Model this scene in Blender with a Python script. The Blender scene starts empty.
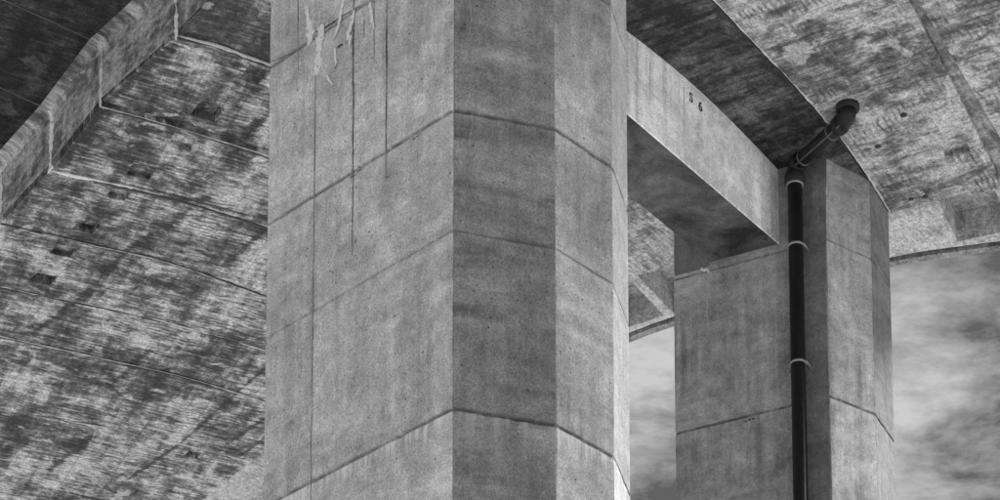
import bpy, bmesh, math, random
from mathutils import Vector, noise as mnoise
random.seed(11)
S = bpy.context.scene
col = S.collection

# ------------------------------------------------------------------ camera
EYE = 1.6                      # eye height above the ground
PITCH = math.radians(10.0)
FOC = 3000.0 * math.cos(PITCH) # focal length in thousandths of the picture width
PY = 2000.0 - FOC * math.tan(PITCH)
cd = bpy.data.cameras.new('camera')
cam = bpy.data.objects.new('camera', cd); col.objects.link(cam)
cam.location = (0, 0, EYE); cam.rotation_euler = (math.radians(90) + PITCH, 0, 0)
cd.sensor_width = 36.0; cd.lens = FOC * 36.0 / 1000.0
cd.shift_y = (PY - 250.0) / 1000.0
cd.clip_start = 0.1; cd.clip_end = 3000
S.camera = cam

# ------------------------------------------------------------------ sky and sun
SUN_AZ = math.radians(66)      # clockwise from +Y
SUN_EL = math.radians(42)
w = bpy.data.worlds.new('World'); S.world = w; w.use_nodes = True
wn, wl = w.node_tree.nodes, w.node_tree.links
wn.clear()
def wnode(t, **k):
    n = wn.new(t)
    for a, b in k.items(): setattr(n, a, b)
    return n
out = wnode('ShaderNodeOutputWorld'); bg = wnode('ShaderNodeBackground')
sky = wnode('ShaderNodeTexSky', sky_type='NISHITA', sun_disc=False)
sky.sun_elevation = SUN_EL; sky.sun_rotation = SUN_AZ
sky.dust_density = 4.0
bw = wnode('ShaderNodeRGBToBW'); wl.new(sky.outputs[0], bw.inputs[0])
flat = wnode('ShaderNodeMath', operation='MULTIPLY_ADD')     # an overcast evens the sky out
flat.inputs[1].default_value = 0.04; flat.inputs[2].default_value = 0.72
wl.new(bw.outputs[0], flat.inputs[0])
tc = wnode('ShaderNodeTexCoord')
mp = wnode('ShaderNodeMapping'); mp.inputs['Scale'].default_value = (16, 16, 44); mp.inputs['Location'].default_value = (12.69, 16.07, 6.71)
wl.new(tc.outputs['Generated'], mp.inputs[0])
cn = wnode('ShaderNodeTexNoise'); cn.inputs['Scale'].default_value = 1.0; cn.inputs['Detail'].default_value = 10
cn.inputs['Roughness'].default_value = 0.64; cn.inputs['Distortion'].default_value = 0.15
wl.new(mp.outputs[0], cn.inputs['Vector'])
cr = wnode('ShaderNodeMapRange'); cr.inputs[1].default_value = 0.37; cr.inputs[2].default_value = 0.63
cr.inputs[3].default_value = 0.3; cr.inputs[4].default_value = 1.5
wl.new(cn.outputs[0], cr.inputs[0])
mu = wnode('ShaderNodeMath', operation='MULTIPLY')
wl.new(flat.outputs[0], mu.inputs[0]); wl.new(cr.outputs[0], mu.inputs[1])
wl.new(mu.outputs[0], bg.inputs['Color']); bg.inputs['Strength'].default_value = 0.1
wl.new(bg.outputs[0], out.inputs[0])

sd = bpy.data.lights.new('sun', 'SUN'); sun = bpy.data.objects.new('sun', sd); col.objects.link(sun)
sd.energy = 1.5; sd.angle = math.radians(15); sd.color = (1, 1, 1)
sdir = Vector((math.sin(SUN_AZ) * math.cos(SUN_EL), math.cos(SUN_AZ) * math.cos(SUN_EL), math.sin(SUN_EL)))
sun.rotation_euler = sdir.to_track_quat('Z', 'Y').to_euler(); sun.location = sdir * 100
S.view_settings.view_transform = 'Standard'; S.view_settings.look = 'None'
S.view_settings.gamma = 1.0; S.view_settings.exposure = 2.25
S.view_settings.use_curve_mapping = False
S.render.engine = 'CYCLES'
S.cycles.diffuse_bounces = 6; S.cycles.max_bounces = 8

# ------------------------------------------------------------------ surveying helpers
CAM = Vector((0, 0, EYE))
_F = Vector((0, math.cos(PITCH), math.sin(PITCH))); _U = Vector((0, -math.sin(PITCH), math.cos(PITCH)))
def ray(x, y): return _F * FOC + Vector((1, 0, 0)) * (x - 500.0) + _U * (PY - y)
def at_z(x, y, z):                       # sight line meets the level z (above ground)
    d = ray(x, y); return CAM + d * ((z - EYE) / d.z)
def at_depth(x, y, Y):
    d = ray(x, y); return CAM + d * (Y / d.y)
class Face:                              # a vertical wall plane through p along plan direction d
    def __init__(self, p, ang):
        self.p = Vector((p[0], p[1], 0)); self.d = Vector((math.sin(ang), math.cos(ang), 0))
        n = Vector((self.d.y, -self.d.x, 0))
        if n.dot(self.p) > 0: n = -n
        self.n = n
    def hit(self, x, y, off=0.0):
        d = ray(x, y); t = (self.p + self.n * off - CAM).dot(self.n) / d.dot(self.n)
        return CAM + d * t
def rad(a): return math.radians(a)

# ------------------------------------------------------------------ materials
class Mat:
    def __init__(self, name, rough=0.85):
        self.m = bpy.data.materials.new(name); self.m.use_nodes = True
        self.t = self.m.node_tree; self.t.nodes.clear()
        self.o = self.t.nodes.new('ShaderNodeOutputMaterial'); self.b = self.t.nodes.new('ShaderNodeBsdfPrincipled')
        self.b.inputs['Roughness'].default_value = rough; self.b.inputs['Specular IOR Level'].default_value = 0.25
        self.t.links.new(self.b.outputs[0], self.o.inputs[0])
        g = self.t.nodes.new('ShaderNodeNewGeometry'); self.pos = g.outputs['Position']; self.nor = g.outputs['Normal']
    def _in(self, s, v):
        if hasattr(v, 'is_output'): self.t.links.new(v, s)
        else: s.default_value = v
    def math(self, op, a, b=0.0, c=0.0, clamp=False):
        n = self.t.nodes.new('ShaderNodeMath'); n.operation = op; n.use_clamp = clamp
        self._in(n.inputs[0], a); self._in(n.inputs[1], b); self._in(n.inputs[2], c); return n.outputs[0]
    def mul(self, a, b): return self.math('MULTIPLY', a, b)
    def add(self, a, b): return self.math('ADD', a, b)
    def mad(self, a, b, c): return self.math('MULTIPLY_ADD', a, b, c)
    def map(self, scale=(1, 1, 1), loc=(0, 0, 0), rot=0.0, src=None):
        n = self.t.nodes.new('ShaderNodeMapping'); n.vector_type = 'POINT'
        n.inputs['Scale'].default_value = scale; n.inputs['Location'].default_value = loc; n.inputs['Rotation'].default_value = (0, 0, rot)
        self.t.links.new(src or self.pos, n.inputs[0]); return n.outputs[0]
    def noise(self, scale, src=None, detail=6, rough=0.6, dist=0.0):
        n = self.t.nodes.new('ShaderNodeTexNoise'); n.inputs['Scale'].default_value = scale
        n.inputs['Detail'].default_value = detail; n.inputs['Roughness'].default_value = rough; n.inputs['Distortion'].default_value = dist
        self.t.links.new(src or self.pos, n.inputs['Vector']); return n.outputs[0]
    def voro(self, scale, src=None, feat='F1', rnd=1.0):
        n = self.t.nodes.new('ShaderNodeTexVoronoi'); n.feature = feat
        n.inputs['Scale'].default_value = scale; n.inputs['Randomness'].default_value = rnd
        self.t.links.new(src or self.pos, n.inputs['Vector']); return n
    def rng(self, v, a, b, c, d, smooth=False):
        n = self.t.nodes.new('ShaderNodeMapRange'); n.clamp = True
        if smooth: n.interpolation_type = 'SMOOTHSTEP'
        self._in(n.inputs[0], v)
        for i, q in enumerate((a, b, c, d)): self._in(n.inputs[i + 1], q)
        return n.outputs[0]
    def mix(self, f, a, b):
        n = self.t.nodes.new('ShaderNodeMix'); n.data_type = 'FLOAT'
        self._in(n.inputs[0], f); self._in(n.inputs[2], a); self._in(n.inputs[3], b); return n.outputs[0]
    def xyz(self, src=None):
        n = self.t.nodes.new('ShaderNodeSeparateXYZ'); self.t.links.new(src or self.pos, n.inputs[0]); return n.outputs
    def finish(self, colour, height=None, strength=0.5, dist=0.02):
        self._in(self.b.inputs['Base Color'], colour) if hasattr(colour, 'is_output') else setattr(self.b.inputs['Base Color'], 'default_value', (colour, colour, colour, 1))
        if height is not None:
            bp = self.t.nodes.new('ShaderNodeBump'); bp.inputs['Strength'].default_value = strength; bp.inputs['Distance'].default_value = dist
            self.t.links.new(height, bp.inputs['Height']); self.t.links.new(bp.outputs[0], self.b.inputs['Normal'])
        return self.m

def plain(name, v, rough=0.7, grain=0.0, scale=30, spec=0.25):
    M = Mat(name, rough); M.b.inputs['Specular IOR Level'].default_value = spec
    if not grain: return M.finish(v)
    n = M.noise(scale, detail=5); c = M.rng(n, .3, .7, v * (1 - grain), v * (1 + grain))
    return M.finish(c, n, .5, .01)

def wall_concrete(name, base, joints=(), seed=0.0, contrast=1.0, streak=1.0, layer=1.0):
    """weathered cast wall: cloudy tone, rain streaks, pour layers, pores, lime and dirt under the joints"""
    M = Mat(name, 0.9); L = (seed, seed * 1.7, seed * .3)
    p = M.map(loc=L)
    cl = M.noise(.8, p, 8, .66, .5); c = M.rng(cl, .34, .66, base * (1 - .34 * contrast), base * (1 + .3 * contrast))
    where = M.noise(.7, M.map(loc=(seed + 3, 8, seed)), 3, .5); w1 = M.rng(where, .42, .6, .15, 1); w2 = M.rng(where, .4, .58, 1, .15)
    st = M.noise(1.0, M.map((6, 6, .2), L), 6, .6, .2); c = M.mul(c, M.mix(w1, 1.0, M.rng(st, .36, .64, 1 - .26 * streak, 1 + .2 * streak)))
    ly = M.noise(1.0, M.map((.35, .35, 2.4), L), 6, .5, .9); c = M.mul(c, M.mix(w2, 1.0, M.rng(ly, .38, .62, 1 - .22 * layer, 1 + .2 * layer)))
    lys = M.math('ABSOLUTE', M.math('SUBTRACT', M.noise(1.0, M.map((.22, .22, 1.7), (seed + 7, 1, seed)), 3, .45, .5), .5)); lys = M.mul(M.rng(lys, 0, .016, 1, 0), w2); c = M.mix(M.mul(lys, .22 * layer), c, base * 1.5)
    oi = M.t.nodes.new('ShaderNodeObjectInfo'); c = M.mul(c, M.rng(oi.outputs['Random'], 0, 1, .94, 1.06))
    mo = M.noise(5.5, p, 5, .65, .4); c = M.mul(c, M.rng(mo, .36, .64, .84, 1.16))
    gr = M.noise(46, p, 4, .75); c = M.mul(c, M.rng(gr, .37, .63, .66, 1.36))
    # light scuffs
    sc = M.noise(9.0, M.map((1, 1, .55), L), 6, .7, 1.2); sc = M.rng(sc, .57, .68, 0, .5); c = M.mix(sc, c, base * 1.55)
    # pores (blow holes)
    v = M.voro(6.5, p); rr = M.xyz(v.outputs['Color'])[0]
    hole = M.mul(M.rng(v.outputs['Distance'], .05, .11, 1, 0), M.math('GREATER_THAN', rr, .5))
    v2 = M.voro(17, p); rr2 = M.xyz(v2.outputs['Color'])[1]
    hole2 = M.mul(M.rng(v2.outputs['Distance'], .08, .2, 1, 0), M.math('GREATER_THAN', rr2, .72))
    pore = M.math('MAXIMUM', hole, M.mul(hole2, .7)); c = M.mix(M.mul(pore, .8), c, base * .16)
    # staining that starts at each lift joint
    z = M.xyz()[2]
    run = M.noise(1.0, M.map((14, 14, .5), L), 4, .6)
    for i, (zj, dark, light) in enumerate(joints):
        d = M.math('SUBTRACT', zj, z)
        fall = M.mul(M.rng(d, 0.0, .55, 1, 0), M.math('GREATER_THAN', d, 0.0))
        lm = M.rng(M.add(run, M.mul(fall, .28)), .70, .84, 0, 1); lm = M.mul(lm, fall)
        c = M.mix(M.mul(lm, light), c, base * 1.7)
        ad = M.math('ABSOLUTE', d); dd = M.mul(M.rng(ad, 0.012, .04, 1, 0), M.rng(M.noise(3.1, p, 6, .7, .5), .38, .58, .15, 1))
        c = M.mix(M.mul(dd, dark), c, base * .25)
    h = M.add(M.mul(gr, .35), M.mul(pore, -1.6)); h = M.add(h, M.mul(mo, .6))
    return M.finish(c, h, .55, .012)

def soffit_concrete(name, qang, dark, light, bias=0.0, comb=1.0, seed=0.0, algae=1.0, along=(1.5, 10), wall=None, segs=()):
    """underside of the deck: lime-pale patches and dark growth, dragged along the formwork boards"""
    M = Mat(name, 0.92)
    r = M.map(rot=qang, loc=(seed, seed * .7, 0))          # x: across the deck (Q), y: along it
    if wall:                                                # upright: x along the wall, y up it
        X, Y, Z = M.xyz(); cmb = M.t.nodes.new('ShaderNodeCombineXYZ')
        M._in(cmb.inputs[0], M.add(M.mul(X, wall[0]), M.mul(Y, wall[1]))); M._in(cmb.inputs[1], Z); r = cmb.outputs[0]
    q, p, z = M.xyz(r)
    big = M.noise(.55, r, 5, .55, .6)
    fine = M.noise(1.0, M.map((along[0], along[1], 1), src=r), 6, .65, .5)
    band = M.noise(1.0, M.map((3.0, .4, 1), src=r), 5, .6, .4)
    med = M.noise(2.6, r, 7, .68, .8)
    hair = M.noise(1.0, M.map((along[0] * 2.2, along[1] * 2.6, 1), src=r), 5, .7, .3)
    v = M.add(M.add(M.mul(big, .8), M.mul(fine, .75)), M.add(M.mul(band, .6), M.mul(med, .82)))
    v = M.add(v, M.mul(hair, .42)); v = M.math('ADD', v, -1.695 + bias)                       # about -.25 .. +.25
    f = M.rng(v, -.19 * algae, .19, 0, 1)
    mid = (dark * light) ** .5 * 1.05
    c = M.mix(M.rng(f, 0, .5, 0, 1), dark, mid); c = M.mix(M.rng(f, .45, 1, 0, 1), c, light)
    # comb-like leaching lines along Q, a board's width apart
    wob = M.noise(1.2, r, 3, .5)
    ph = M.add(M.mul(p, 1 / .105), M.mul(wob, 3.0)); fr = M.math('FRACT', ph)
    ln = M.rng(M.math('ABSOLUTE', M.math('SUBTRACT', fr, .5)), .12, .34, 1, 0)
    cm = M.noise(1.0, M.map((1.6, .8, 1), loc=(seed + 4, 2, 0), src=r), 4, .6, .5); cm = M.rng(cm, .46, .58, 0, comb)
    ln = M.mul(M.mul(ln, cm), M.rng(M.noise(1.0, M.map((3.5, 9, 1), src=r), 3, .6), .38, .58, .15, 1))
    c = M.mix(M.mul(ln, .75), c, dark * .9)
    # flaked pale patches with a hard outline
    fl = M.noise(1.0, M.map((1.0, 1.5, 1), loc=(seed + 9, 5, 0), src=r), 8, .62, .3); fl = M.rng(fl, .605, .64, 0, .6); c = M.mix(fl, c, light * 1.12)
    # board lines along P
    bl = M.math('FRACT', M.mul(q, 1 / .93)); bl = M.rng(M.math('ABSOLUTE', M.math('SUBTRACT', bl, .5)), 0, .022, 1, 0)
    c = M.mix(M.mul(bl, M.rng(med, .42, .6, 0, .55)), c, dark * .7)
    if segs:                                                # damp bands, each along its own line
        vm = lambda op, a, b=None: (lambda n: (setattr(n, 'operation', op), M._in(n.inputs[0], a), (M._in(n.inputs[1], b) if b is not None else None), n)[3])(M.t.nodes.new('ShaderNodeVectorMath'))
        flatp = vm('MULTIPLY', M.pos, (1, 1, 0)).outputs[0]; best = None
        for a, b, wd in segs:
            ba = (b.x - a.x, b.y - a.y, 0); l2 = ba[0] ** 2 + ba[1] ** 2
            pa_ = vm('SUBTRACT', flatp, (a.x, a.y, 0)).outputs[0]
            h_ = M.math('DIVIDE', vm('DOT_PRODUCT', pa_, ba).outputs['Value'], l2, clamp=True)
            sc_ = M.t.nodes.new('ShaderNodeVectorMath'); sc_.operation = 'SCALE'; sc_.inputs[0].default_value = ba; M._in(sc_.inputs['Scale'], h_)
            d_ = M.mul(vm('LENGTH', vm('SUBTRACT', pa_, sc_.outputs[0]).outputs[0]).outputs['Value'], 1 / wd)
            best = d_ if best is None else M.math('MINIMUM', best, d_)
        best = M.add(best, M.mul(M.math('SUBTRACT', fine, .5), 3.0)); best = M.add(best, M.mul(M.math('SUBTRACT', med, .5), 2.4))
        c = M.mix(M.rng(best, .25, 1.15, .85, 0), c, dark * .8)
    gr = M.noise(32, r, 4, .8); c = M.mul(c, M.rng(gr, .36, .64, .58, 1.48))
    sp = M.noise(11, r, 5, .7, .5); c = M.mul(c, M.rng(sp, .39, .61, .7, 1.26))
    h = M.add(M.mul(gr, .4), M.mul(sp, .6)); h = M.add(h, M.mul(ln, -.5)); h = M.add(h, M.mul(fl, .3))
    return M.finish(c, h, .6, .02)

def lime_mat(name, v):
    M = Mat(name, .8); n = M.noise(22, detail=6, rough=.7); k = M.voro(16).outputs['Distance']
    c = M.rng(n, .36, .58, v * .8, v); c = M.mul(c, M.rng(k, .0, .5, 1.0, .88))
    pv = M.voro(19); pit = M.mul(M.rng(pv.outputs['Distance'], .16, .3, 1, 0), M.math('GREATER_THAN', M.xyz(pv.outputs['Color'])[0], .7)); c = M.mix(M.mul(pit, .85), c, .1); return M.finish(c, n, .8, .03)

LIME = lime_mat('lime_deposit', .97); LIMEDULL = lime_mat('lime_dull', .78); LIMETHIN = plain('lime_film', .36, .9, .25, 30)
FAINT = plain('faint_stain', .46, .9, .25, 18)
def drip_mat(name, a, b):
    M = Mat(name, .85); n = M.noise(1.0, M.map((2.5, 2.5, 1.6)), 6, .7); k = M.noise(18, detail=4)
    return M.finish(M.mul(M.rng(n, .4, .62, a, b), M.rng(k, .3, .7, .7, 1.3)))
DRIP = drip_mat('drip_stain', .05, .3); STAIN = plain('water_stain', .05, .8, .3, 25); STAINSOFT = plain('water_stain_soft', .16, .9, .25, 25)
PIPE = plain('pipe_black', .014, .6, .45, 9, .3); STEEL = plain('galvanised_steel', .27, .5, .2, 14, .5)
STEELDULL = plain('weathered_steel', .1, .6, .3, 14, .4); SHADOWCON = plain('old_concrete', .12, .95, .4, 6); PAINT = plain('stencil_paint', .03, .8)
SEAL = plain('joint_filler', .06, .9, .3, 20)

# ------------------------------------------------------------------ object helpers
def tag(o, label, cat, group=None, kind=None):
    o['label'] = label; o['category'] = cat
    if group: o['group'] = group
    if kind: o['kind'] = kind
def empty(name, loc):
    o = bpy.data.objects.new(name, None); col.objects.link(o); o.location = loc; o.empty_display_size = .5; return o
def build(name, verts, faces, mat, parent=None, smooth=False):
    off = parent.matrix_world.translation.copy() if parent is not None else Vector()
    if parent is not None:
        off = Vector(parent.location); q = parent.parent
        while q is not None: off += Vector(q.location); q = q.parent
    me = bpy.data.meshes.new(name)
    me.from_pydata([tuple(Vector(v) - off) for v in verts], [], faces); me.update()
    bm = bmesh.new(); bm.from_mesh(me); bmesh.ops.recalc_face_normals(bm, faces=bm.faces); bm.to_mesh(me); bm.free()
    me.materials.append(mat)
    if smooth:
        for f in me.polygons: f.use_smooth = True
    o = bpy.data.objects.new(name, me); col.objects.link(o)
    if parent is not None: o.parent = parent
    return o
def nz(v, s=1.0): return mnoise.noise(Vector(v) * s)

def strip(name, face, pts, mat, parent, lift=.003, dome=.0, jit=.25, step=4.0, seed=0.0, wander=0.0):
    """a run of lime or dirt on a wall: pts = (x, y, width) sighted on the face, widths in the same units"""
    dense = []
    for (x0, y0, w0), (x1, y1, w1) in zip(pts, pts[1:]):
        n = max(1, int(math.hypot(x1 - x0, y1 - y0) / step))
        for i in range(n):
            t = i / n; dense.append((x0 + (x1 - x0) * t, y0 + (y1 - y0) * t, w0 + (w1 - w0) * t))
    dense.append(pts[-1])
    V, Fc = [], []
    for i, (x, y, wd) in enumerate(dense):
        a = dense[max(0, i - 1)]; b = dense[min(len(dense) - 1, i + 1)]
        tx, ty = b[0] - a[0], b[1] - a[1]; l = math.hypot(tx, ty) or 1; nx, ny = ty / l, -tx / l
        j = nz((x * .21 + seed, y * .21, seed)) * wd * jit * 1.5
        wl_ = wd * (.5 + jit * nz((x * .3, y * .3, 3 + seed))); wr_ = wd * (.5 + jit * nz((x * .3, y * .3, 7 + seed)))
        x += nx * j * .6 + wander * nz((y * .035, seed, 4)); y += ny * j * .6
        for k, (e, o_) in enumerate(((-wl_, 0.0005), (-wl_ * .6, dome + lift), (wr_ * .6, dome + lift), (wr_, 0.0005))):
            V.append(face.hit(x + nx * e, y + ny * e, o_))
        if i:
            q = 4 * i
            for k in range(3): Fc.append((q - 4 + k, q - 3 + k, q + 1 + k, q + k))
    n4 = len(V) - 4; Fc += [(0, 3, 2, 1), (n4, n4 + 1, n4 + 2, n4 + 3)]
    return build(name, V, Fc, mat, parent)

def tube(name, path, r, mat, parent, n=20, caps=True, arc=None):
    """round bar along a 3-D path; r a number or a list"""
    V, Fc = [], []; m = len(path); up0 = None
    for i, p in enumerate(path):
        d = (path[min(m - 1, i + 1)] - path[max(0, i - 1)]).normalized()
        if up0 is None: up0 = Vector((0, 0, 1)) if abs(d.z) < .9 else Vector((1, 0, 0))
        a = (up0 - d * up0.dot(d)).normalized(); b = d.cross(a); up0 = a
        rr = r[i] if isinstance(r, (list, tuple)) else r
        for k in range(n):
            t = 2 * math.pi * k / n; V.append(p + a * (math.cos(t) * rr) + b * (math.sin(t) * rr))
        if i:
            for k in range(n): Fc.append(((i - 1) * n + k, (i - 1) * n + (k + 1) % n, i * n + (k + 1) % n, i * n + k))
    if caps: Fc += [tuple(range(n)), tuple(range((m - 1) * n, m * n))]
    return build(name, V, Fc, mat, parent, smooth=True)

def prism(name, poly, z0, z1, mat, parent):
    n = len(poly); V = [(p[0], p[1], z0) for p in poly] + [(p[0], p[1], z1) for p in poly]
    Fc = [tuple(range(n)), tuple(range(n, 2 * n))] + [(i, (i + 1) % n, n + (i + 1) % n, n + i) for i in range(n)]
    return build(name, V, Fc, mat, parent)

# ------------------------------------------------------------------ ground
def gravel():
    M = Mat('pale_gravel', .95); a = M.noise(.08, detail=8, rough=.6); b = M.noise(9, detail=5, rough=.7)
    c = M.mul(M.rng(a, .3, .7, .5, .62), M.rng(b, .3, .7, .8, 1.2)); return M.finish(c, b, .6, .05)
g = 700
gnd = build('ground', [(-g, -g, 0), (g, -g, 0), (g, g, 0), (-g, g, 0)], [(0, 1, 2, 3)], gravel())
gnd['kind'] = 'structure'

# ------------------------------------------------------------------ levels
A2 = math.radians(-64.4)
_v = at_depth(827, 250, 50.0)
ZS = Face((_v.x, _v.y), A2).hit(827, 158.5).z   # underside of the box girder
ZF = ZS + .55              # underside of the ribs and the edge beam
ZC = ZS + 1.2              # ceiling between the ribs

# ------------------------------------------------------------------ piers
def pier_plan(x0, y, Y, angA, xA, angs, xs):
    """corner sighted at x0; long face along angA to xA; nose faces along angs to xs"""
    v0 = at_depth(x0, y, Y); v0 = Vector((v0.x, v0.y, 0))
    def reach(p, ang, x):
        d = Vector((math.sin(ang), math.cos(ang), 0)); r = ray(x, y); k = r.x / r.y
        t = (k * p.y - p.x) / (d.x - k * d.y); return p + d * t, t
    a, la = reach(v0, angA, xA)
    pts = [a, v0]; faces = [Face(v0, angA)]; p = v0
    for an, x in zip(angs, xs):
        faces.append(Face(p, an)); p, l = reach(p, an, x); pts.append(p)
    return pts, faces, la
def close_plan(pts, angA, la):
    d = Vector((math.sin(angA), math.cos(angA), 0)); e = pts[-1] + d * la
    return pts + [e]
def resample(poly, step, notch):
    res = []; n = len(poly)
    for i in range(n):
        a, b, c = poly[i - 1], poly[i], poly[(i + 1) % n]
        u = (a - b).normalized(); v = (c - b).normalized(); inn = (u + v).normalized()
        if i in notch: res += [b + u * .014, b + inn * .016, b + v * .014]
        else: res += [b + u * .012, b + inn * .002, b + v * .012]
        L = (c - b).length; k = max(1, int(L / step))
        for j in range(1, k):
            t = j / k
            res.append(b + (c - b) * t)
    return res
def inset_dirs(ring):
    n = len(ring); out_ = []
    for i in range(n):
        d = (ring[(i + 1) % n] - ring[i - 1]).normalized(); out_.append(Vector((d.y, -d.x, 0)))
    c = sum(ring, Vector()) / n
    if sum(o.dot(r - c) for o, r in zip(out_, ring)) < 0: out_ = [-o for o in out_]
    return out_
def corner_ids(poly, step):
    ids = []; c = 0
    for i in range(len(poly)):
        ids.append(c + 1); L = (poly[(i + 1) % len(poly)] - poly[i]).length; c += 3 + max(1, int(L / step)) - 1
    return set(ids)
def make_pier(root, poly, zs, mats, notch, depth, seed):
    """a stack of cast lifts; zs the joint levels bottom to top, depth[i] the groove at zs[i]"""
    ring = resample(poly, .09, notch); cid = corner_ids(poly, .09); nd = inset_dirs(ring); n = len(ring)
    # which plan face does each ring segment belong to
    fid = []
    m = len(poly)
    for i in range(n):
        mid = (ring[i] + ring[(i + 1) % n]) * .5; best = None
        for k in range(m):
            a, b = poly[k], poly[(k + 1) % m]; e = b - a; t = max(0, min(1, (mid - a).dot(e) / e.length_squared)); dd = (a + e * t - mid).length
            if best is None or dd < best[0]: best = (dd, k)
        fid.append(best[1])
    for li in range(len(zs) - 1):
        z0, z1 = zs[li], zs[li + 1]; g0, g1 = depth[li], depth[li + 1]
        proud = -.004 * abs(nz((li * 3.3 + seed, 1, 2))) * 2
        rows = [(z0, g0, 1.0), (z0 + g0 * .35, g0 * .75, 1.2), (z0 + g0 * .6 + .004, .0, 1.0), (z0 + .09, 0, .15)]
        k = max(1, int((z1 - z0) / .14)) if z1 > 20 else max(1, int((z1 - z0) / .8))
        rows += [(z0 + .09 + (z1 - z0 - .18) * j / k, 0, .15) for j in range(1, k)]
        rows += [(z1 - .09, 0, .15), (z1 - g1 * .6 - .004, 0, 1.0), (z1 - g1 * .35, g1 * .75, 1.2), (z1, g1, 1.0)]
        V, Fc, Mi = [], [], []
        for (z, ins, ch) in rows:
            for i, r in enumerate(ring):
                e = 0
                if ch > .5:
                    e = max(0, nz((r.x * 5 + seed, r.y * 5, z * 2))) * .020 * ch + max(0, nz((r.x * 17, r.y * 17 + seed, z * 3)) - .2) * .03 * ch
                    e *= min(1, (g0 if z < (z0 + z1) / 2 else g1) / .018)
                if i in cid: e += max(0, nz((r.x * 3 + seed, z * 4.1, seed)) - .12) * .03 + max(0, nz((r.x + seed, z * 13, 2)) - .3) * .03
                dz = 0
                if ch > .5: dz = nz((r.x * 3 + seed, r.y * 3, z)) * .008 + nz((r.x * 11 + seed, r.y * 11, z)) * .004
                if z in (z0, z1): dz = 0
                q = r - nd[i] * (ins + e - proud); V.append((q.x, q.y, z + dz))
        for j in range(1, len(rows)):
            for i in range(n):
                Fc.append(((j - 1) * n + i, (j - 1) * n + (i + 1) % n, j * n + (i + 1) % n, j * n + i)); Mi.append(fid[i])
        Fc += [tuple(range(n)), tuple(range((len(rows) - 1) * n, len(rows) * n))]; Mi += [0, 0]
        o = build('lift', V, Fc, mats[0], root)
        o.data.materials.clear()
        for mm in mats: o.data.materials.append(mm)
        for f, k in zip(o.data.polygons, Mi): f.material_index = min(k, len(mats) - 1)

# near pier
AA = rad(-46)
P1, F1, LA1 = pier_plan(453, 250, 30.0, AA, 267, (rad(73), rad(44), rad(14)), (555.5, 613, 628.3))
poly1 = close_plan(P1, AA, LA1)
def z_at(face, x, y): return face.hit(x, y).z
zj1 = [z_at(F1[0], 453, y) for y in (408, 230, 110, -55)]
zs1 = [0.0] + [zj1[0] - 3.0 * k for k in range(8, 0, -1) if zj1[0] - 3.0 * k > .8] + zj1 + [zj1[3] + 3.0, ZS + 1.55]
dp1 = [.0] + [.02] * (len(zs1) - len(zj1) - 3) + [.032, .016, .03, .024] + [.02, 0]
J1 = [(zj1[0], .75, .75), (zj1[1], .35, .1), (zj1[2], .8, .15), (zj1[3], .6, .1)]
mA = wall_concrete('pier_concrete_pale', .5, J1, 1.0, .8, .8, .8)  # one cast concrete; the light on each side is worked into its face tone
mB = wall_concrete('pier_concrete_grey', .22, J1, 5.0, 1.0, .8, 1.9)  # stained face, its base also darkened for the shade on this side
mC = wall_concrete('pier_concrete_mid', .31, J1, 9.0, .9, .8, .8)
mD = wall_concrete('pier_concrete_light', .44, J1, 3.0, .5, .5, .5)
pier1 = empty('concrete_pier', (P1[1].x, P1[1].y, 0)); tag(pier1, 'massive pale concrete pier with white lime runs and long dark drip lines', 'pier', 'concrete piers carrying the viaduct')
make_pier(pier1, poly1, zs1, [mA, mB, mC, mD, mC], {1}, dp1, 3.0)

fa, fb, fc_, fd = F1
# thin dark drip lines down the long face
for pts in ([(387, -30, 1.1), (386.5, 60, 1.4), (386, 150, 1.5), (385.8, 178, .5)],
            [(353.5, -30, 1.4), (353.3, 100, 1.5), (352.8, 200, 1.2), (352.5, 256, .4)],
            [(298.5, -30, 1.1), (298, 40, 1.2), (298, 74, .4)],
            [(374, -30, .9), (374, 40, .9), (374, 62, .3)], [(364.3, 20, .7), (364, 38, .3)]):
    strip('drip_line', fa, pts, DRIP, pier1, .002, 0, .35, 3, pts[0][0], wander=.7)
strip('drip_line', fa, [(315.5, 76, .9), (314.5, 160, .9), (313.5, 250, .8), (312.5, 330, 1.0), (311.5, 420, .9), (310.5, 520, .9)], drip_mat('drip_stain_soft', .12, .42), pier1, .002, 0, .4, 3, 4, wander=.7)
# lime runs
for k, pts in enumerate(([(307, 6, 3), (309, 22, 5), (310.5, 30, 8), (310, 38, 6), (308.5, 46, 1.5)],
            [(322, 24, 3), (321, 30, 8), (319.5, 42, 6.5), (319, 54, 5.5), (318, 62, 7.5), (317, 72, 6), (316.5, 76, 2)],
            [(343, 0, 3), (340, 18, 3.2), (337, 30, 2.6), (333.5, 40, 1)],
            [(354, 10, 3), (352, 22, 3.4), (348, 34, 3.6), (347, 40, 2)], [(350.5, 35, 2.8), (350, 42, 3), (349.5, 47.5, 1)],
            [(335.3, 48, 2), (335, 56, 2.8), (335.6, 62, 2.6), (335.4, 66, 1)],
            [(326.5, 75, 2), (329, 79, 3.2), (332.5, 85, 1.2)],
            [(370, 2, 3), (372, 20, 3.4), (374, 29, 1.5)])):
    strip('lime_run', fa, pts, LIME, pier1, .004, .012, .3, 1.6, k * 3.1)
strip('spall', fa, [(337.5, 47.5, 1.2), (340, 45.5, 2.2), (343, 44, .8)], STAIN, pier1, .002, 0, .2, 1, 2)
strip('crack', fa, [(316, 32, 1), (326, 27, 1.3), (333, 22.5, 1), (342, 16, .7), (360, 6, .5)], STAIN, pier1, .002, 0, .3, 1.5, 8)
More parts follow.
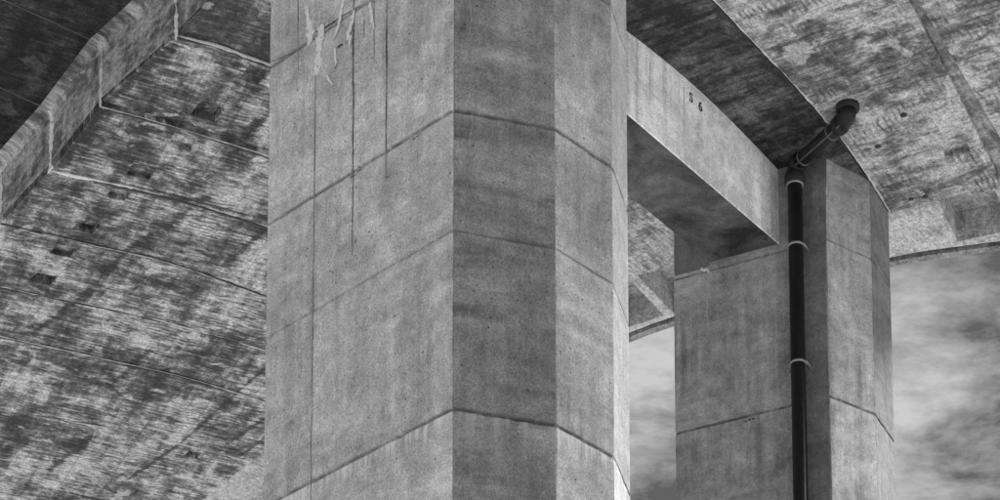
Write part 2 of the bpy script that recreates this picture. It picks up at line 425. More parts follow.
strip('crack', fa, [(268, 63, .7), (285, 56, 1.1), (296, 52, .8), (298, 50.5, .6)], STAINSOFT, pier1, .002, 0, .3, 1.5, 8)
# dark patches just under the joint
for x, y, l in ((350, 178, 6), (357, 172, 5), (412, 140, 4), (416, 137, 3), (386, 178, 3)):
    strip('spall', fa, [(x, y, .7), (x + l * .5, y - l * .33, 2.0), (x + l, y - l * .62, .6)], STAINSOFT, pier1, .002, 0, .3, 1, x)
# crazed lime line down the grey face
LB_ = plain('lime_film_grey', .31, .9, .3, 30)
for k, pts in enumerate(([(470, -10, .6), (471, 20, 1.0), (468.5, 38, .6)], [(472, 44, .4), (470, 60, .9), (472.5, 72, .5), (469, 88, .3)], [(471, 104, .4), (473, 122, .8), (468, 148, .9), (471, 160, .5)],
        [(470, 165, 1.0), (467, 186, .5)], [(471, 205, .4), (468, 222, .8), (470, 240, .3)], [(484, 28, .4), (494, 33, .7), (500, 40, .8), (508, 50, .3)], [(474, 30, .3), (480, 36, .7), (478, 46, .3)], [(465, 60, .3), (462, 80, .6), (466, 96, .3)], [(468, 300, .3), (470, 330, .6), (467, 356, .3)])):
    strip('lime_line', fb, pts, LB_, pier1, .002, 0, .6, 1.4, 5 + k * 2.3)

# far pier
A2 = rad(-64.4)
P2, F2, LA2 = pier_plan(827, 250, 50.0, A2, 673.3, (rad(55), rad(26), rad(-4)), (871.3, 889.6, 889.9))
# the last nose face is hidden: give it the length of the first
d3 = Vector((math.sin(rad(-4)), math.cos(rad(-4)), 0)); P2[-1] = P2[-2] + d3 * (P2[2] - P2[1]).length
poly2 = close_plan(P2, A2, LA2)
zj2 = [z_at(F2[0], 827.5, y) for y in (396.5, 239)]
zs2 = [0.0] + [zj2[0] - 2.9 * k for k in range(9, 0, -1) if zj2[0] - 2.9 * k > .8] + zj2 + [ZS + .4]
dp2 = [0] + [.02] * (len(zs2) - 4) + [.038, .022, 0]
J2 = [(zj2[0], .85, .6), (zj2[1], .45, .2)]
m2A = wall_concrete('far_pier_concrete_dull', .29, J2, 12.0, 1.1, 1.3, .8)  # face tones of one pier also carry how light reaches each side
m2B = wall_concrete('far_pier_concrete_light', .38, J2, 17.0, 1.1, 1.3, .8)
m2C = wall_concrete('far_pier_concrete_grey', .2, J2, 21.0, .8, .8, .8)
pier2 = empty('concrete_pier', (P2[1].x, P2[1].y, 0)); tag(pier2, 'slimmer looking grey concrete pier with a black drainpipe fixed to it', 'pier', 'concrete piers carrying the viaduct')
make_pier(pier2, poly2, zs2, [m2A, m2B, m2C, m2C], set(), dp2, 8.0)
ga, gb, gc_ = F2[0], F2[1], F2[2]
for pts in ([(707, 262, 1), (708, 285, 1.6), (707, 310, 1.2), (708, 335, .5)], [(752, 256, .6), (753, 275, 1.0), (752, 296, .4)], [(770, 253, .7), (769.5, 275, 1.1), (771, 300, .8), (770, 322, .3)],
            [(690, 285, .5), (691, 330, .7), (690, 370, .3)]):
    strip('lime_line', ga, pts, LIMETHIN, pier2, .002, 0, .4, 2, pts[0][0])
strip('lime_run', ga, [(701, 268, 2), (704, 270, 3.5), (707.5, 269, 3), (709, 273, 1.5)], LIMEDULL, pier2, .004, .012, .3, 1.5, 2)
for x, y in ((748, 420), (752, 419), (744, 422)):
    strip('spall', ga, [(x, y, .8), (x + 1.6, y - .2, 2.2), (x + 3, y - .8, .6)], STAIN, pier2, .002, 0, .3, 1, x)

mDark = wall_concrete('far_pier_dark', .15, (), 44.0, .8, .8, .5)
strip('dark_band', ga, [(814, 150, 25), (814.5, 240, 23), (816, 330, 22), (818, 400, 23), (819, 520, 22)], mDark, pier2, .003, 0, .03, 6, 2)  # dark stain running down beside the pipe
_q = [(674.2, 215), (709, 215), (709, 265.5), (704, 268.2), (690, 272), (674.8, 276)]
build('dark_band', [ga.hit(x, y, .003) for x, y in _q], [tuple(range(6))], mDark, pier2)  # darker patch above the joint, next to the beam

# ------------------------------------------------------------------ cross beam
bm_a = ga.hit(779, 240.5); bm_b = ga.hit(709.5, 265.5)
zb = (bm_a.z + bm_b.z) / 2; bang = rad(37.8)
bd = Vector((math.sin(bang), math.cos(bang), 0)); bn = Vector((bd.y, -bd.x, 0))
pa = Vector((bm_a.x, bm_a.y, 0)); pb = Vector((bm_b.x, bm_b.y, 0))
beam = empty('cross_beam', (pa.x, pa.y, zb)); tag(beam, 'pale concrete cross beam stencilled S 6 between the two piers', 'beam')
fbeam = Face(pa, bang)
mBeam = wall_concrete('beam_concrete', .74, (), 31.0, .5, 1.1, .3); mBeamU = wall_concrete('beam_underside_shaded', .095, (), 37.0, 2.2, .2, .2)  # same beam; the underside's shade is put into its dark base tone
LB = 7.6
def beam_mesh():
    w_ = (pb - pa).dot(bn); nseg = 60; V, Fc, Mi = [], [], []
    prof = [(0, ZS + .45), (0, zb + .02), (.02, zb), (abs(w_) - .02, zb), (abs(w_), zb + .02), (abs(w_), ZS + .45)]
    sg = -1 if w_ < 0 else 1
    for i in range(nseg + 1):
        for (u, z) in prof:
            # both ends run .25 into the far pier
            base = pa + bn * (sg * u); 
            t_end = (pb - pa).dot(bd) * (u / abs(w_)) + .25
            t = -LB + (t_end + LB) * i / nseg
            q = base + bd * t
            chip = max(0, nz((t * 6, u * 3, z)) - .1) * .012 if abs(z - zb) < .03 else 0
            V.append((q.x, q.y, z + chip))
        if i:
            k = 6 * (i - 1)
            for j in range(6):
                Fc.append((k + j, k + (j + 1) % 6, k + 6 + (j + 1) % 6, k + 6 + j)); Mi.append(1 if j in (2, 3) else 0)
    Fc += [tuple(range(6)), tuple(range(6 * nseg, 6 * nseg + 6))]; Mi += [0, 0]
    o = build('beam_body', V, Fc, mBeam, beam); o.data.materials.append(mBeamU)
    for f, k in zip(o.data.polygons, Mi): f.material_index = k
beam_mesh()
# stencilled letters
def letter(ch, x, y, h):
    cu = bpy.data.curves.new('t', 'FONT'); cu.body = ch; cu.size = h * 1.36; cu.align_x = 'CENTER'; cu.align_y = 'CENTER'; cu.extrude = 0
    cu.offset = h * .035
    to = bpy.data.objects.new('t', cu); col.objects.link(to); bpy.context.view_layer.update()
    me = to.evaluated_get(bpy.context.evaluated_depsgraph_get()).to_mesh()
    c = fbeam.hit(x, y, .004)
    V = [c + bd * v.co.x + Vector((0, 0, v.co.y)) for v in me.vertices]; Fc = [tuple(p.vertices) for p in me.polygons]
    cuts = []
    bpy.data.objects.remove(to)
    return build('painted_letter', V, Fc, PAINT, beam)
letter('S', 691.2, 98.0, .19); letter('6', 700.4, 106.8, .19)
# crazed white cracks
for k, pts in enumerate(([(622, 66, 1.0), (630, 70, 1.2), (637, 81, 1.6), (644, 90, 1.4), (650, 96, 1.2), (655, 108, .5)],
            [(622, 70, 1.0), (632, 78, 1.4), (641, 84, 1.5), (649, 90, 1.8), (654, 95, 1.0)],
            [(650, 92, .8), (660, 102, 1.2), (671, 109, 1.4), (677, 115, 1.5), (687, 122, .9), (700, 133, 1.1), (716, 147, .8), (728, 156, 1.2), (737, 165, 1.6), (746, 172, 1.4), (754, 178, 1.2), (762, 185, .5)],
            [(726, 151, .6), (733, 160, 1.2), (740, 163, .9), (748, 168, .3)])):
    strip('lime_line', fbeam, [(x, y, w_ * 1.5) for x, y, w_ in pts], LIME, beam, .002, 0, .45, 1.8, k * 5)
for pts in ([(650, 62, 1.0), (650, 85, .9), (650, 100, .2)], [(637, 52, .7), (637, 90, .5)], [(684, 87, .9), (684, 120, .8), (684, 140, .2)], [(663, 71, .7), (663, 100, .5)]):
    strip('drip_line', fbeam, pts, FAINT, beam, .002, 0, .3, 4, pts[0][0])
# bolt holes in the underside
for x, y in ((715, 253), (765, 238.6), (636, 146)):
    c = at_z(x, y, zb); tube('bolt_hole', [c + Vector((0, 0, .05)), c + Vector((0, 0, -.006))], [.05, .045], STAIN, beam, 12)

# ------------------------------------------------------------------ deck
deck = empty('viaduct_deck', (0, 48, ZS)); tag(deck, 'curved concrete viaduct deck with stained, panelled underside overhead', 'bridge deck')
_sg = [((128, 480), (178, 446), .07), ((178, 446), (231, 398), .08), ((231, 398), (270, 366), .05), ((34, 334), (75, 304), .16), ((75, 304), (123, 256), .14),
       ((123, 256), (150, 236), .12), ((232, 441), (262, 420), .08), ((240, 456), (268, 436), .08), ((130, 185), (265, 219), .07), ((60, 166), (100, 112), .12), ((100, 112), (172, 50), .16),
       ((160, 236), (205, 196), .16), ((225, 266), (266, 230), .12), ((228, 160), (262, 125), .14), ((110, 385), (150, 352), .12), ((50, 470), (90, 438), .12)]
def _pt(x, y): q = at_z(x, y, ZS); return Vector((q.x, q.y, 0))
sofL = soffit_concrete('soffit_left', rad(-25), .045, .50, .015, 1.0, 0.0, segs=[(_pt(*a), _pt(*b), w_) for a, b, w_ in _sg])
sofL2 = soffit_concrete('soffit_left_darker', rad(-25), .05, .34, -.06, .8, 23.0)
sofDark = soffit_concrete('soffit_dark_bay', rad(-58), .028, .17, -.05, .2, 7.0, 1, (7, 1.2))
sofStrip = soffit_concrete('soffit_strip', rad(-58), .1, .36, .05, .2, 17.0)
sofR = soffit_concrete('soffit_right', rad(-60), .075, .5, .05, 1.0, 13.0, 1, (7, 1.3))
sofGap = soffit_concrete('soffit_gap', rad(-50), .12, .52, .10, .8, 19.0)
sofCeil = soffit_concrete('soffit_recess_shaded', rad(-25), .015, .075, -.06, .3, 29.0)  # shade of the recess put into very dark base tones
webM = soffit_concrete('web_concrete', rad(0), .075, .42, .05, .0, 31.0, wall=(.6, -.8), along=(2.2, 6))
fasM = soffit_concrete('fascia_concrete', rad(-50), .1, .3, .05, .0, 33.0)
flM = soffit_concrete('flange_concrete', rad(-50), .2, .52, .14, .2, 41.0)

def plan(x, y, z=ZS): p = at_z(x, y, z); return Vector((p.x, p.y, 0))
def pplan(pts, z=ZS): return [plan(x, y, z) for x, y in pts]
class Curve:
    def __init__(self, pts):
        self.p = pts; self.L = [0]
        for a, b in zip(pts, pts[1:]): self.L.append(self.L[-1] + (b - a).length)
    def __call__(self, t):
        s = t * self.L[-1]
        for i in range(len(self.p) - 1):
            if s <= self.L[i + 1] or i == len(self.p) - 2:
                k = (s - self.L[i]) / max(1e-6, self.L[i + 1] - self.L[i]); break
        P = self.p; a, b = P[i], P[i + 1]; pm = P[max(0, i - 1)]; pn = P[min(len(P) - 1, i + 2)]
        # Catmull-Rom keeps the joints smooth
        return .5 * ((2 * a) + (b - pm) * k + (2 * pm - 5 * a + 4 * b - pn) * k * k + (3 * a - pm - 3 * b + pn) * k ** 3)
def panel(c0, c1, d0, d1, z, mat, pockets=(), th=.3, nu=26, nv=22, gap=.012, name='soffit_panel', parent=None, arch=None):
    """Coons patch in plan: c0/c1 the two joints, d0/d1 the ends; pockets = (x, y, q, p, depth) sighted"""
    C0, C1, D0, D1 = Curve(c0), Curve(c1), Curve(d0), Curve(d1)
    def P(u, v):
        return (C0(u) * (1 - v) + C1(u) * v) + (D0(v) * (1 - u) + D1(v) * u) - ((c0[0] * (1 - u) + c0[-1] * u) * (1 - v) + (c1[0] * (1 - u) + c1[-1] * u) * v)
    lu = C0.L[-1]; lv = D0.L[-1] * .5 + D1.L[-1] * .5
    us = sorted({gap / lu, 1 - gap / lu} | {i / nu for i in range(1, nu)}); vs = sorted({gap / lv, 1 - gap / lv} | {i / nv for i in range(1, nv)})
    rects = []
    for (px, py, q, p, dep) in pockets:
        t = plan(px, py, z); u = v = .5
        for _ in range(30):
            f = P(u, v) - t; e = 1e-3; du = (P(u + e, v) - P(u - e, v)) / (2 * e); dv = (P(u, v + e) - P(u, v - e)) / (2 * e)
            det = du.x * dv.y - du.y * dv.x
            if abs(det) < 1e-9: break
            u -= (f.x * dv.y - f.y * dv.x) / det; v -= (du.x * f.y - du.y * f.x) / det
            u = max(-.2, min(1.2, u)); v = max(-.2, min(1.2, v))
        hu, hv = q / 2 / du.length, p / 2 / dv.length
        r = (u - hu, u + hu, v - hv, v + hv)
        if r[0] < .01 or r[1] > .99 or r[2] < .01 or r[3] > .99: print('pocket outside', px, py, r); continue
        us = [a for a in us if not (r[0] - .3 * hu < a < r[1] + .3 * hu)] + [r[0], r[1]]; vs = [a for a in vs if not (r[2] - .3 * hv < a < r[3] + .3 * hv)] + [r[2], r[3]]
        us.sort(); vs.sort(); rects.append(r + (dep,))
    for r in rects:      # later pockets may have thinned the lines of earlier ones
        us = sorted(set(us) | {r[0], r[1]}); vs = sorted(set(vs) | {r[2], r[3]})
    V, Fc = [], []; idx = {}; NU, NV = len(us), len(vs)
    def vert(i, j, dz):
        k = (i, j, dz)
        if k not in idx:
            q = P(us[i], vs[j]); wob = nz((q.x * .7, q.y * .7, z)) * .006
            if i in (0, NU - 1) or j in (0, NV - 1): wob += abs(nz((q.x * 4, q.y * 4, z))) * .012
            idx[k] = len(V); V.append((q.x, q.y, z + dz + (wob if dz == 0 else 0) + (arch(q) if arch else 0)))
        return idx[k]
    def hole(i, j):
        a, b = (us[i] + us[i + 1]) / 2, (vs[j] + vs[j + 1]) / 2
        for r in rects:
            if r[0] < a < r[1] and r[2] < b < r[3]: return r[4]
        return 0
    lev = [[hole(i, j) for j in range(NV - 1)] for i in range(NU - 1)]
    for i in range(NU - 1):
        for j in range(NV - 1):
            h = lev[i][j]; Fc.append((vert(i, j, h), vert(i + 1, j, h), vert(i + 1, j + 1, h), vert(i, j + 1, h)))
            Fc.append((vert(i, j, th), vert(i, j + 1, th), vert(i + 1, j + 1, th), vert(i + 1, j, th)))
            for (i2, j2, e0, e1) in ((i - 1, j, (i, j), (i, j + 1)), (i, j - 1, (i + 1, j), (i, j)), (i + 1, j, (i + 1, j + 1), (i + 1, j)), (i, j + 1, (i, j + 1), (i + 1, j + 1))):
                h2 = lev[i2][j2] if 0 <= i2 < NU - 1 and 0 <= j2 < NV - 1 else th
                if h2 > h: Fc.append((vert(*e0, h), vert(*e1, h), vert(*e1, h2), vert(*e0, h2)))
    return build(name, V, Fc, mat, parent or deck)

def ridge(pts, z, wd, ht, mat, name='joint_lip', off=0.0, seed=0.0, t0=0.0, t1=1.0, brk=0.0):
    """a ragged lip of mortar hanging along a joint"""
    Cc = Curve(pts); n = int(Cc.L[-1] * (t1 - t0) / .06) + 2; V, Fc = [], []
    for i in range(n + 1):
        t = t0 + (t1 - t0) * i / n; a = Cc(t); d = (Cc(min(1, t + .004)) - Cc(max(0, t - .004))).normalized(); nn = Vector((-d.y, d.x, 0))
        k = .65 + 1.1 * nz((a.x * 1.3 + seed, a.y * 1.3, seed)) + .5 * nz((a.x * 7, a.y * 7, seed)); k = max(.08, min(1.6, k - brk))
        if i in (0, n): k = .05
        a = a + nn * (off + .012 * nz((a.x * 5, a.y * 5, 9)))
        for e, zz in ((-.5, .01), (-.3, -ht * k), (.3, -ht * k * .9), (.5, .01)):
            q = a + nn * (wd * k * e); V.append((q.x, q.y, z + zz))
        if i:
            q = 4 * i
            for j in range(3): Fc.append((q - 4 + j, q - 3 + j, q + 1 + j, q + j))
            Fc.append((q - 1, q - 4, q, q + 3))
    m = len(V) - 4; Fc += [(0, 1, 2, 3), (m, m + 1, m + 2, m + 3)]
    return build(name, V, Fc, mat, deck)

# left-hand bays, joint by joint (sighted along the underside of the box girder)
RS = [(330, -118), (255, -41), (175.7, 41), (100.5, 107), (50.4, 171), (0, 225), (-52, 277), (-90, 316), (-157, 385), (-220, 450)]
JL = [[RS[0], (400, -95), (480, -62)],
      [RS[1], (350, -14), (480, 32)],
      [RS[2], (220, 52), (267, 69), (370, 103), (480, 146)],
      [RS[3], (140, 117.5), (180, 129), (267, 156), (370, 191), (480, 236)],
      [RS[4], (100, 181), (157.5, 194), (210, 208.5), (266, 226.5), (380, 268), (482, 312)],
      [RS[5], (34, 232.6), (105, 248.6), (173, 265), (266, 298), (340, 325), (425, 356)],
      [RS[6], (34, 294.5), (111.6, 310), (193, 330), (265, 351), (376, 388)],
      [RS[7], (34, 344), (112, 361), (193, 380), (265, 402.5), (319, 420)],
      [RS[8], (34, 416), (103, 427), (180, 444), (252, 462)],
      [RS[9], (34, 487), (180, 520)],
      [(-300, 530), (34, 566), (120, 580)]]
zoff = [.14, .14, .10, 0.0, .03, .01, .03, .0, .02, .0]
pk = {2: [(255.5, 74.5, .46, .46, .16), (206, 111.5, .46, .46, .16)],
      3: [(183, 140.5, .4, .38, .09), (141, 171, .44, .42, .06)],
      4: [(119, 193.8, .38, .36, .12), (86, 227.5, .4, .38, .16)],
      5: [(65, 250, .42, .4, .1), (43.6, 279, .42, .38, .14)],
      8: [(193, 454.5, .3, .3, .16)]}
JLp = [pplan(j) for j in JL]
for i in range(len(JL) - 1):
    z = ZS + zoff[i]; a, b = JLp[i], JLp[i + 1]
    panel(a, b, [a[0], b[0]], [a[-1], b[-1]], z, sofL2 if i < 2 else sofL, pk.get(i, ()), nu=44)
def lip(j, wd, ht, mat, **k):
    ridge(JLp[j], ZS + min(zoff[j - 1], zoff[j]) + .004, wd, ht, mat, **k)
lip(1, .05, .03, LIMEDULL, seed=21, brk=.4)
lip(2, .05, .04, LIMEDULL, seed=1, brk=.1); lip(2, .05, .02, SEAL, seed=11, off=.05)
lip(3, .05, .02, SEAL, seed=4, off=.03, brk=.2); lip(3, .03, .02, LIMEDULL, seed=14, brk=.55)
lip(4, .10, .04, LIME, seed=2, t1=.17); lip(4, .08, .02, SEAL, seed=3, t0=.12, off=.05); lip(4, .035, .02, LIMEDULL, seed=9, t0=.17, brk=.35)
lip(5, .04, .025, LIMEDULL, seed=5, t0=.1, brk=.35); lip(5, .03, .02, SEAL, seed=15, off=-.03, brk=.3)
lip(6, .045, .025, LIMEDULL, seed=6, brk=.35); lip(6, .03, .02, SEAL, seed=16, off=.035, brk=.3)
lip(7, .03, .02, LIMEDULL, seed=7, brk=.55); lip(7, .035, .02, SEAL, seed=17, off=.02, brk=.3)
lip(8, .05, .03, LIMEDULL, seed=8, brk=.35); lip(8, .035, .02, SEAL, seed=18, off=-.04, brk=.3)

# web of the girder: one cast panel per bay, filleted into the recess above
WH = 1.12
RSp = pplan(RS)
_d = (RSp[-1] - RSp[0]).normalized(); WN = Vector((_d.y, -_d.x, 0)); WN = -WN if WN.dot(RSp[0]) > 0 else WN
def web_panel(a, b, k):
    d = (b - a).normalized(); n = WN
    prof = [(-.05, .18), (-.003, .18), (0, .185), (0, .4), (0, .8), (0, WH)] + [(.26 * (1 - math.cos(t)), WH + .13 * math.sin(t)) for t in (rad(15), rad(30), rad(45), rad(60), rad(75), rad(90))] + [(.9, WH + .15), (3.2, WH + .17), (9.0, WH + .19), (9.0, WH + .7), (-.05, WH + .7)]
    m = 14; V, Fc, Mi = [], [], []; NP = len(prof); L = (b - a).length
    for i in range(m + 1):
        p = a + d * (.012 + (L - .024) * i / m)
        for (u, z) in prof: 
            q = p + n * u; V.append((q.x, q.y, ZS + z))
        if i:
            for j in range(NP):
                Fc.append(((i - 1) * NP + j, (i - 1) * NP + (j + 1) % NP, i * NP + (j + 1) % NP, i * NP + j)); Mi.append(1 if j >= 11 else 0)
    Fc += [tuple(range(NP)), tuple(range(m * NP, m * NP + NP))]; Mi += [0, 0]
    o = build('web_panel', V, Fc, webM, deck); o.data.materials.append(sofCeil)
    for f, k2 in zip(o.data.polygons, Mi): f.material_index = k2
ext = RSp[0] + (RSp[0] - RSp[1]).normalized() * 9
chain = [ext] + RSp
for i in range(len(chain) - 1): web_panel(chain[i], chain[i + 1], i)
# lime weeping down the web joints
for i, wdt in ((2, .13), (3, .12), (4, .2), (5, .12)):
    c = RSp[i]; d = (RSp[i + 1] - RSp[i - 1]).normalized(); n = Vector((d.y, -d.x, 0)); n = -n if n.dot(c) > 0 else n
    V, Fc = [], []; m = 46
    for j in range(m + 1):
        z = ZS + .0 + (WH + .09) * j / m; k = .6 + 1.1 * nz((c.x, 3 + i, z * 3.2)) + .8 * nz((c.x, i, z * 11)); k = max(.18, min(1.5, k))
        o_ = nz((c.y, i * 2, z * 2.5)) * .04 + nz((c.y, i, z * 12)) * .02; h_ = .012 + .02 * abs(nz((c.x, 1 + i, z * 9)))
        if z > ZS + WH: h_ += .26 * (1 - math.sqrt(max(0, 1 - ((z - ZS - WH) / .13) ** 2)))
        for e, hh in ((-.5, 0.0), (-.3, h_), (.3, h_), (.5, 0.0)):
            q = c + d * (wdt * k * e + o_) + n * (hh + .001); V.append((q.x, q.y, z))
        if j:
            r = 4 * j
            for s in range(3): Fc.append((r - 4 + s, r - 3 + s, r + 1 + s, r + s))
            Fc.append((r - 1, r - 4, r, r + 3))
    r = len(V) - 4; Fc += [(0, 1, 2, 3), (r, r + 1, r + 2, r + 3)]
    build('lime_run', V, Fc, LIME if i != 3 else LIMEDULL, deck)

# right-hand bays
rs_o, rs_d = RSp[2], (RSp[1] - RSp[2]).normalized()
def back_to_web(p, q):                                     # run the joint p->q backwards until it meets the web line
    d = (p - q).normalized(); M_ = d.x * -rs_d.y + d.y * rs_d.x
    r = rs_o - p; t = (r.x * -rs_d.y + r.y * rs_d.x) / M_; return p + d * t
JR = pplan([(733.8, 20.4), (789, 78.5), (823, 116), (842, 139), (870, 179.6), (889.3, 211.6)])
SR = pplan([(920, 20), (951, 80), (1004, 187)]); SR2 = pplan([(930, 20), (966, 80), (1026, 182)])
FR = pplan([(1100, 0), (1200, 150)])
JR0, SR0, SR20, FR0 = (back_to_web(c[0], c[1]) for c in (JR, SR, SR2, FR))
BC = pplan([(522, -12), (628, 75), (700, 135), (790, 215), (840, 222), (889.3, 211.6)])
def crown(q):                                              # the bay rises slightly between the pier and the middle of the beam
    t = -(q - pa).dot(bd); u = abs((q - pa).dot(bn)); k = max(0, min(1, t / 5.6))
    return .24 * math.sin(math.pi * (.08 + .84 * k)) * max(0, 1 - (u / 3.2) ** 2) if t > -.4 else 0
L0 = pplan([(522, -150)])[0]; L0 = rs_o + rs_d * max(.5, (L0 - rs_o).dot(rs_d))
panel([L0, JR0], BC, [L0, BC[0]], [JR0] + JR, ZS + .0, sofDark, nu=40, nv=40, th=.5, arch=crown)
BE = pplan([(522, 306), (580, 291), (629, 277.5), (671, 267), (780, 239), (889.3, 211.6)])
panel(BC, BE, [BC[0], BE[0]], [BC[-1] - Vector((.004, .0, 0)), BE[-1] + Vector((.004, 0.012, 0))], ZS + .004, sofGap, nu=40)
panel([JR0, SR0], [JR[-1], plan(966, 194), SR[-1]], [JR0] + JR, [SR0] + SR, ZS - .035, sofR,
      [(957, 149, .5, .3, .10)], nu=50, nv=60)
panel([SR0, SR20], [SR[-1], SR2[-1]], [SR0] + SR, [SR20] + SR2, ZS + .05, sofStrip, nu=4, nv=40)
panel([SR20, FR0], [SR2[-1], FR[-1]], [SR20] + SR2, [FR0] + FR, ZS - .02, sofR, nu=20, nv=40)
ridge([JR0] + JR, ZS - .035, .05, .03, LIMEDULL, seed=12, off=-.02, brk=.12)
ridge([JR0] + JR, ZS - .0, .03, .03, SEAL, seed=13, off=.035)
for x, y, r in ((878, 146, .065), (903.6, 114.6, .075), (911.5, 198.5, .06), (925.3, 196.3, .065), (765, 147, .06)):
    c = at_z(x, y, ZS - .03); V = []
    tube('drain_hole', [Vector((c.x, c.y, ZS + .05)), Vector((c.x, c.y, ZS - .042 if x > 800 else ZS - .008))], [r, r * .9], STAIN, deck, 14)

# flange beyond the box: ceiling, ribs, edge beam and fascia
BEx = [(100, 600), (180, 522), (236, 474), (265, 453), (360, 396), (450, 342), (522, 306), (580, 291), (629, 277.5), (671, 267), (780, 239), (889.3, 211.6), (966, 194), (1030, 181), (1120, 163)]
EI = [(60, 690), (190, 590), (300, 500), (400, 432), (520, 370), (600, 336), (639, 324), (671, 313.5), (780, 285), (890, 257), (957, 241.6), (1010, 231), (1120, 212)]
ED = [(60, 708), (190, 608), (300, 518), (400, 450), (520, 386), (600, 350), (629, 337.5), (671, 322), (780, 290), (890, 262), (966, 250), (1030, 242), (1120, 230)]
EO = [(60, 716), (190, 616), (300, 526), (400, 458), (520, 393), (600, 356.5), (629, 343), (671, 327.5), (780, 295), (890, 267), (966, 255), (1030, 247), (1120, 236)]
bx, ei, ed, eo = pplan(BEx, ZS), pplan(EI, ZF), pplan([(x, y - 4.5) for x, y in ED], ZF), pplan(EO, ZF - .03)
def band(name, a, b, z0, z1, mat, n=90, seed=0):
    A, B = Curve(a), Curve(b); V, Fc = [], []
    for i in range(n + 1):
        p, q = A(i / n), B(i / n)
        w0 = nz((p.x * 2, p.y * 2, seed)) * .008; w1 = nz((q.x * 2, q.y * 2, seed + 3)) * .008
        V += [(p.x, p.y, z0 + w0), (q.x, q.y, z0 + w1), (q.x, q.y, z1), (p.x, p.y, z1)]
        if i:
            k = 4 * (i - 1)
            for j in range(4): Fc.append((k + j, k + (j + 1) % 4, k + 4 + (j + 1) % 4, k + 4 + j))
    Fc += [(0, 1, 2, 3), (4 * n, 4 * n + 1, 4 * n + 2, 4 * n + 3)]
    return build(name, V, Fc, mat, deck)
bx2 = [p + Vector((.1, .2, 0)) for p in bx]
band('flange_slab', bx2, ei, ZC, ZC + .25, flM)
band('edge_beam', [p + Vector((.001, .002, 0)) for p in ei], ed, ZF, ZC + .5, flM, seed=2)
ed2 = pplan(ED, ZF - .03)
band('fascia', ed2, eo, ZF - .03, ZC + .9, fasM, seed=4)
def rib(quad):                                             # quad sighted at the rib's underside
    p = pplan(quad, ZF); prism('rib', p, ZF + .004, ZC + .1, flM, deck)
rib([(860, 190), (936, 196), (957, 241.4), (836, 270.5)])
rib([(990, 180), (1006, 176), (1030, 226), (1014, 229.5)])
rib([(612, 262), (622, 260), (673, 312.8), (664, 315.5)])
rib([(560, 280), (575, 276), (620, 329), (606, 333.5)])
rib([(230, 440), (262, 425), (345, 468), (330, 480)])
# closing slab over everything, so the deck is solid from above and no light falls through the joints
allp = [L0 + Vector((-14, -12, 0))]
top = [Vector((-22, 44, 0)), Vector((-5, 27, 0)), Vector((16, 26, 0)), Vector((20, 44, 0))] + [c for c in eo[::-1] if -20 < c.x < 14] + [Vector((-22, 66, 0))]
prism('deck_slab', top, ZS + 1.9, ZS + 2.2, SHADOWCON, deck)

# ------------------------------------------------------------------ drainpipe on the far pier
pp = ga.hit(796, 250, .24); px_, py_ = pp.x, pp.y
pipe = empty('drainpipe', (px_, py_, 0)); tag(pipe, 'black drainpipe climbing the grey pier and elbowing up to the soffit', 'pipe')
R_ = .138
ztop = ga.hit(794, 182, .24).z
e0 = Vector((px_, py_, 0))
tube('pipe_shaft', [Vector((px_, py_, .02)), Vector((px_, py_, ztop))], R_, PIPE, pipe, 28)
tube('socket', [Vector((px_, py_, ztop - .06)), Vector((px_, py_, ztop - .05)), Vector((px_, py_, ztop + .13)), Vector((px_, py_, ztop + .2))], [R_ + .01, R_ + .05, R_ + .05, R_ + .02], PIPE, pipe, 28)
tube('socket_rim', [Vector((px_, py_, ztop - .09)), Vector((px_, py_, ztop - .065))], R_ + .03, STEEL, pipe, 28)
outp = at_z(847.5, 106, ZS - .035); outp = Vector((outp.x, outp.y, ZS - .035))
s0 = Vector((px_, py_, ztop + .17)); hd = Vector((outp.x - px_, outp.y - py_, 0)); hl = hd.length; hd.normalize()
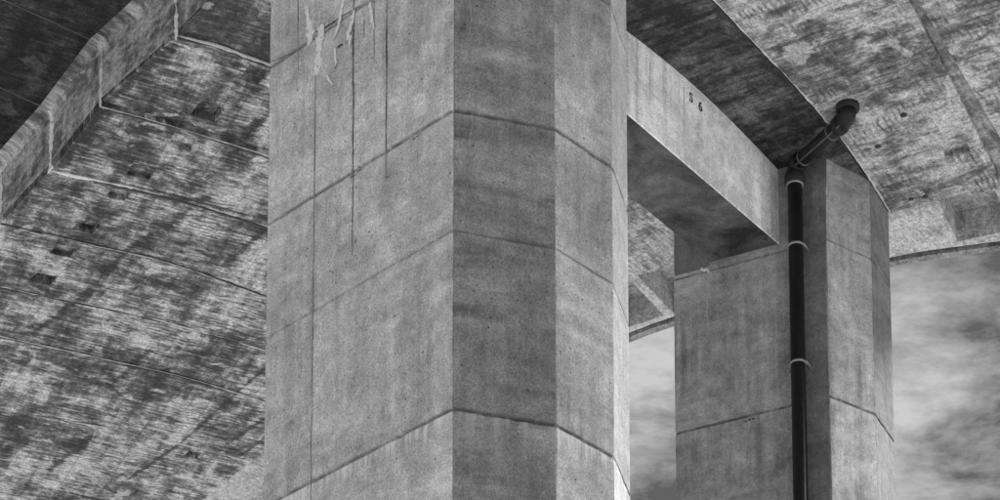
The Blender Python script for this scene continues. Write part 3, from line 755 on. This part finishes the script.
s1 = Vector((outp.x, outp.y, ZS - .28))
slope = (s1 - (s0 + Vector((0, 0, .14)))).normalized()
bend = [s0, s0 + Vector((0, 0, .06)) + hd * .015, s0 + Vector((0, 0, .11)) + hd * .06, s0 + Vector((0, 0, .14)) + hd * .14]
tube('elbow', bend, R_ + .012, PIPE, pipe, 24)
a0 = bend[-1]; a1 = s1 - slope * .16
tube('inclined_pipe', [a0 - slope * .03, a1], R_, PIPE, pipe, 28)
tube('elbow', [a1 - slope * .02, s1 - slope * .06 + Vector((0, 0, .02)), s1 + Vector((0, 0, .06)), s1 + Vector((0, 0, .16))], R_ + .014, PIPE, pipe, 24)
tube('outlet_collar', [Vector((outp.x, outp.y, ZS - .13)), Vector((outp.x, outp.y, ZS - .11)), Vector((outp.x, outp.y, ZS + .03))], [R_ + .05, R_ + .08, R_ + .08], PIPE, pipe, 28)
side = slope.cross(Vector((0, 0, 1))).normalized(); side = side if side.y < 0 else -side
dn = slope.cross(side); dn = dn if dn.z < 0 else -dn
rail = side * (R_ * .75) + dn * (R_ * .80)
tube('side_bar', [a0 + rail - slope * .02, a1 + rail + slope * .05], .014, STEELDULL, pipe, 8)  # thin grey bar alongside the inclined pipe
def ring(name, c, axis, r, wd, mat, parent, ear=None):
    axis = axis.normalized(); tube(name, [c - axis * wd / 2, c + axis * wd / 2], r, mat, parent, 28)
for f in (.0, .93): ring('pipe_collar', a0 + (a1 - a0) * f, slope, R_ + .036, .11, PIPE, pipe)
for f in (.12, .76): ring('pipe_clamp', a0 + (a1 - a0) * f, slope, R_ + .012, .03, STEELDULL, pipe)
for y in (246, 364):
    c = Vector((px_, py_, ga.hit(797, y, .24).z))
    tube('pipe_bracket', [c - Vector((0, 0, .02)), c + Vector((0, 0, .02))], R_ + .013, STEEL, pipe, 28)
    for sgn in (-1, 1):                                    # lugs bolted back to the pier
        b0 = c + ga.d * (sgn * (R_ + .025)) ; tube('bracket_lug', [b0 + ga.n * .02, b0 - ga.n * .238], .02, STEEL, pipe, 8)
